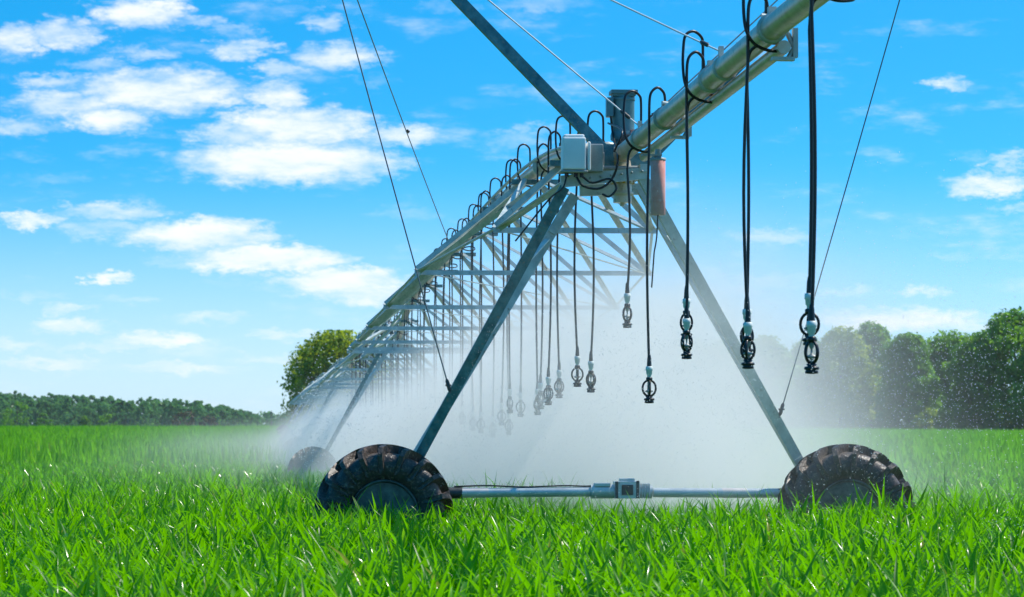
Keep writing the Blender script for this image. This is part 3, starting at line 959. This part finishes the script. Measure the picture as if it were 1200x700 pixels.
# hedge bushes under the right hand trees
for i, px in enumerate((1085, 1172)):
    tree('field_bush', ['low sunlit bush at the foot of the rounded dark trees', 'low pale bush at the foot of the tall broad tree'][i], px, 415, 478 - 6 * i, 34, 'oval', 'leaf_yellow', 300 + i, 700, 16, .25, .05, None, 'bush')

# far wood on the left: a mass nobody could count
fq = []
rw = np.random.default_rng(5)
for k in range(330):
    px = rw.uniform(-160, 300); row = rw.random()
    d = 1400 + 260 * row
    ty = np.interp(px, [-160, 0, 60, 150, 210, 245, 275, 300], [452, 459, 461, 465, 467, 472, 479, 484]) + (1 - row) * rw.uniform(1, 13) + rw.uniform(-3.2, 3.5)
    x = (px - 600) * d / FPX; g = float(ground_z(x, d))
    h = CAMH + (HORY - ty) * d / FPX - g; w = rw.uniform(6, 10.5)
    q = crown_mesh('w', h, w, 1000 + k, None, 16, 520, .75, .02, 'column' if rw.random() < .6 else 'round')
    q[:, 0] += x; q[:, 1] += d; q[:, 2] += g
    fq.append(q)
for k in range(120):                                    # low scrub that carries the wood on behind the spray
    px = rw.uniform(285, 800); d = 1650 + rw.uniform(0, 120)
    x = (px - 600) * d / FPX; g = float(ground_z(x, d))
    h = CAMH + (HORY - rw.uniform(481, 486)) * d / FPX - g
    q = crown_mesh('w', h, 12, 3000 + k, None, 12, 260, .9, .02, 'oval'); q[:, 0] += x; q[:, 1] += d; q[:, 2] += g; fq.append(q)
fw = link('far_wood', quads('far_wood', np.concatenate(fq), M['leaf_hazed']))
tag(fw, 'far dark green wood along the left horizon', 'wood', kind='stuff')
for px, ty, w, mt, lb in ((125, 486, 22, 'leaf', 'small dark round tree standing before the far wood'), (215, 483, 26, 'leaf_red', 'russet bushy tree before the far wood, nearest the spray'),
                          (52, 484, 18, 'leaf', 'small tree before the far wood, near the left edge'), (20, 470, 34, 'leaf', 'larger pale tree before the far wood at the left edge'),
                          (245, 488, 20, 'leaf_red', 'low russet bush to the right of the russet tree'), (100, 488, 12, 'leaf', 'little bush left of the small dark round tree')):
    tree('meadow_tree', lb, px, 900, ty, w, 'round', mt, int(px), 900, 24, .34, .04, 'trees standing before the far wood')
x = (318 - 600) * 1500 / FPX; gz_ = float(ground_z(x, 1500))
b = MB(); b.tube([(0, 0, -.5), (0, 0, 6.2 + 2.2)], [.28, .2], 8); b.tube([(-.9, 0, 7.6), (.9, 0, 7.6)], .12, 6); pole = b.build('utility_pole', M['wood']); pole.location = (x, 1500, gz_)
tag(pole, 'thin utility pole on the horizon left of the lone tree', 'pole')

# ------------------------------------------------------------------ sky, sun, camera
SUN_EL, SUN_AZ = 55.0, 66.0                             # azimuth to the right of straight ahead
w = bpy.data.worlds.new('World'); SC.world = w; w.use_nodes = True
nt = w.node_tree; nt.nodes.clear(); L = nt.links.new
out = nd(nt, 'ShaderNodeOutputWorld'); bg = nd(nt, 'ShaderNodeBackground'); L(bg.outputs[0], out.inputs[0]); bg.inputs[1].default_value = .15
sky = nd(nt, 'ShaderNodeTexSky'); sky.sky_type = 'NISHITA'; sky.sun_disc = False
sky.sun_elevation = math.radians(SUN_EL); sky.sun_rotation = math.radians(SUN_AZ); sky.air_density = 1.0; sky.dust_density = .3; sky.ozone_density = 2.0
tc = nd(nt, 'ShaderNodeTexCoord')
vm = nd(nt, 'ShaderNodeVectorMath', op='MULTIPLY'); L(tc.outputs['Generated'], vm.inputs[0]); vm.inputs[1].default_value = (1, 1, 4.5)
va = nd(nt, 'ShaderNodeVectorMath', op='ADD'); L(vm.outputs[0], va.inputs[0]); va.inputs[1].default_value = (0, 0, .06)
vn = nd(nt, 'ShaderNodeVectorMath', op='NORMALIZE'); L(va.outputs[0], vn.inputs[0]); L(vn.outputs[0], sky.inputs[0])
hs = nd(nt, 'ShaderNodeHueSaturation'); hs.inputs['Hue'].default_value = .483; hs.inputs['Saturation'].default_value = 1.48; hs.inputs['Value'].default_value = 1.45; L(sky.outputs[0], hs.inputs['Color'])


def W(op, a, b_=None, clamp=False):
    n_ = nd(nt, 'ShaderNodeMath', op=op); n_.use_clamp = clamp
    for i, x in enumerate((a, b_)):
        if x is None: continue
        if isinstance(x, (int, float)): n_.inputs[i].default_value = x
        else: L(x, n_.inputs[i])
    return n_.outputs[0]


sp = nd(nt, 'ShaderNodeSeparateXYZ'); L(tc.outputs['Generated'], sp.inputs[0])
yy = W('MAXIMUM', sp.outputs[1], .02)
A = W('DIVIDE', sp.outputs[0], yy); E = W('DIVIDE', sp.outputs[2], yy)
cv = nd(nt, 'ShaderNodeCombineXYZ'); L(A, cv.inputs[0]); L(E, cv.inputs[1])
# ragged edges: push the lookup about with noise
mp = nd(nt, 'ShaderNodeVectorMath', op='MULTIPLY'); L(cv.outputs[0], mp.inputs[0]); mp.inputs[1].default_value = (1, 2.2, 1)
wn = setin(nd(nt, 'ShaderNodeTexNoise'), Scale=120, Detail=8, Roughness=.66); L(mp.outputs[0], wn.inputs['Vector'])
ws = nd(nt, 'ShaderNodeVectorMath', op='SUBTRACT'); L(wn.outputs['Color'], ws.inputs[0]); ws.inputs[1].default_value = (.5, .5, .5)
wm = nd(nt, 'ShaderNodeVectorMath', op='MULTIPLY'); L(ws.outputs[0], wm.inputs[0]); wm.inputs[1].default_value = (.034, .011, 0)
wv = nd(nt, 'ShaderNodeVectorMath', op='ADD'); L(cv.outputs[0], wv.inputs[0]); L(wm.outputs[0], wv.inputs[1])
CL = [(165, 14, 55, 20, .9), (80, 40, 45, 17, .85), (18, 48, 36, 20, .8), (190, 106, 88, 26, 1), (75, 122, 60, 16, .75), (130, 142, 52, 15, .8), (60, 97, 40, 10, .5),
      (325, 112, 42, 17, .8), (333, 84, 34, 11, .6), (283, 56, 38, 14, .8), (275, 33, 28, 8, .5), (395, 66, 56, 15, .7), (382, 27, 28, 12, .55),
      (350, 148, 85, 24, 1.1), (325, 190, 110, 26, 1.05), (415, 190, 60, 22, .8), (465, 160, 58, 12, .65), (262, 190, 40, 18, .8), (290, 157, 60, 18, .8),
      (38, 257, 42, 10, .85), (128, 248, 66, 10, .65), (235, 277, 88, 19, 1), (120, 268, 50, 12, .6), (312, 304, 92, 15, 1.05), (402, 331, 75, 17, 1), (435, 346, 55, 14, .9), (125, 327, 22, 8, .8), (200, 309, 30, 6, .3),
      (72, 363, 26, 7, .5), (85, 382, 44, 9, .65), (185, 399, 62, 10, .75), (335, 393, 50, 7, .55), (20, 405, 40, 8, .5), (25, 150, 50, 12, .5),
      (1112, 100, 30, 9, .6), (1160, 217, 50, 14, .85), (1182, 192, 26, 12, .7), (905, 277, 52, 9, .5), (1050, 376, 100, 14, .9), (1080, 341, 30, 7, .5), (1000, 368, 44, 8, .6), (605, 166, 46, 12, .4),
      (632, 152, 22, 9, .4), (640, 5, 60, 9, .35), (530, 8, 30, 8, .35), (1190, 245, 30, 6, .4), (1140, 384, 70, 8, .6), (560, 120, 40, 10, .15), (40, 345, 34, 6, .4), (150, 352, 40, 6, .4), (250, 372, 46, 7, .5), (60, 425, 70, 7, .6), (200, 432, 80, 7, .55), (330, 420, 60, 6, .5), (120, 408, 60, 6, .55), (1000, 340, 40, 6, .35), (900, 330, 60, 7, .35), (1120, 300, 40, 6, .25), (480, 250, 40, 8, .3), (60, 210, 50, 8, .3), (170, 60, 40, 9, .45), (110, 75, 40, 8, .4), (235, 25, 26, 8, .5), (440, 95, 30, 8, .3)]
acc = None
for px, py, rx, ry, k in CL:
    s = nd(nt, 'ShaderNodeVectorMath', op='SUBTRACT'); L(wv.outputs[0], s.inputs[0]); s.inputs[1].default_value = ((px - 600) / FPX, (HORY - py) / FPX, 0)
    d = nd(nt, 'ShaderNodeVectorMath', op='MULTIPLY'); L(s.outputs[0], d.inputs[0]); d.inputs[1].default_value = (FPX / (rx * 1.35), FPX / (ry * 1.35), 0)
    q = nd(nt, 'ShaderNodeVectorMath', op='DOT_PRODUCT'); L(d.outputs[0], q.inputs[0]); L(d.outputs[0], q.inputs[1])
    g = W('MULTIPLY', W('SUBTRACT', 1., q.outputs['Value'], True), k)
    acc = g if acc is None else W('MAXIMUM', acc, g)
# scattered clouds over the rest of the sky
mp2 = nd(nt, 'ShaderNodeVectorMath', op='MULTIPLY'); L(cv.outputs[0], mp2.inputs[0]); mp2.inputs[1].default_value = (1, 3.2, 1)
fn = setin(nd(nt, 'ShaderNodeTexNoise'), Scale=42, Detail=8, Roughness=.6); L(mp2.outputs[0], fn.inputs['Vector'])
fm = nd(nt, 'ShaderNodeMapRange'); setin(fm, From_Min=.25, From_Max=.75, To_Min=.45, To_Max=1.35); L(fn.outputs[0], fm.inputs[0])
cm = W('MULTIPLY', acc, fm.outputs[0])
cr = nd(nt, 'ShaderNodeMapRange'); cr.interpolation_type = 'SMOOTHSTEP'; setin(cr, From_Min=.03, From_Max=.98, To_Min=0, To_Max=.96); L(cm, cr.inputs[0])
wsp = setin(nd(nt, 'ShaderNodeTexNoise'), Scale=22, Detail=9, Roughness=.66); 
mp3 = nd(nt, 'ShaderNodeVectorMath', op='MULTIPLY'); L(cv.outputs[0], mp3.inputs[0]); mp3.inputs[1].default_value = (1, 3.4, 1); L(mp3.outputs[0], wsp.inputs['Vector'])
wr = nd(nt, 'ShaderNodeMapRange'); wr.interpolation_type = 'SMOOTHSTEP'; setin(wr, From_Min=.52, From_Max=.8, To_Min=0, To_Max=.5); L(wsp.outputs[0], wr.inputs[0])
# pale air low on the horizon
hz = nd(nt, 'ShaderNodeMapRange'); hz.interpolation_type = 'SMOOTHSTEP'; setin(hz, From_Min=.085, From_Max=0, To_Min=0, To_Max=.85); L(E, hz.inputs[0])
front = W('GREATER_THAN', sp.outputs[1], .05)
cl = W('MULTIPLY', W('MAXIMUM', cr.outputs[0], wr.outputs[0]), front)
low = nd(nt, 'ShaderNodeMix', data_type='RGBA'); L(W('MULTIPLY', hz.outputs[0], front), low.inputs[0]); L(hs.outputs[0], low.inputs[6]); low.inputs[7].default_value = (.60 * 6.67, .76 * 6.67, .88 * 6.67, 1)
# cloud colour: white tops, slightly grey blue undersides
cc = nd(nt, 'ShaderNodeMapRange'); setin(cc, From_Min=.3, From_Max=.7); L(fn.outputs[0], cc.inputs[0])
ccol = nd(nt, 'ShaderNodeMix', data_type='RGBA'); L(cc.outputs[0], ccol.inputs[0]); CLV = 6.7
ccol.inputs[6].default_value = (.80 * CLV, .90 * CLV, 1.0 * CLV, 1); ccol.inputs[7].default_value = (.98 * CLV, 1.0 * CLV, 1.03 * CLV, 1)
mixc = nd(nt, 'ShaderNodeMix', data_type='RGBA'); L(cl, mixc.inputs[0]); L(low.outputs[2], mixc.inputs[6]); L(ccol.outputs[2], mixc.inputs[7])
L(mixc.outputs[2], bg.inputs[0])

sl = bpy.data.lights.new('sun', 'SUN'); sl.energy = 5.0; sl.angle = math.radians(.53); sl.color = (1, .945, .85)
so = bpy.data.objects.new('sun', sl); COL.objects.link(so)
el, az = math.radians(SUN_EL), math.radians(SUN_AZ)
sd = Vector((math.sin(az) * math.cos(el), math.cos(az) * math.cos(el), math.sin(el)))
so.rotation_euler = (-sd).to_track_quat('-Z', 'Y').to_euler(); so.location = (30, 60, 60)

cam = bpy.data.cameras.new('camera'); co = bpy.data.objects.new('camera', cam); COL.objects.link(co); SC.camera = co
co.location = (0, 0, CAMH); co.rotation_euler = (PI / 2, 0, 0)
cam.sensor_width = 36; cam.lens = FPX / 1200 * 36; cam.shift_y = (HORY - 350) / 1200; cam.clip_start = .1; cam.clip_end = 20000
cam.dof.use_dof = True; cam.dof.focus_distance = 27.0; cam.dof.aperture_fstop = 8.0

SC.view_settings.view_transform = 'Standard'; SC.view_settings.look = 'None'; SC.view_settings.exposure = 0.14; SC.view_settings.gamma = 1.0
cy = SC.cycles
cy.max_bounces = 8; cy.diffuse_bounces = 3; cy.glossy_bounces = 3; cy.transmission_bounces = 4; cy.volume_bounces = 8; cy.transparent_max_bounces = 8
cy.use_denoising = True
try: cy.denoiser = 'OPENIMAGEDENOISE'
except Exception: pass
cy.volume_max_steps = 256
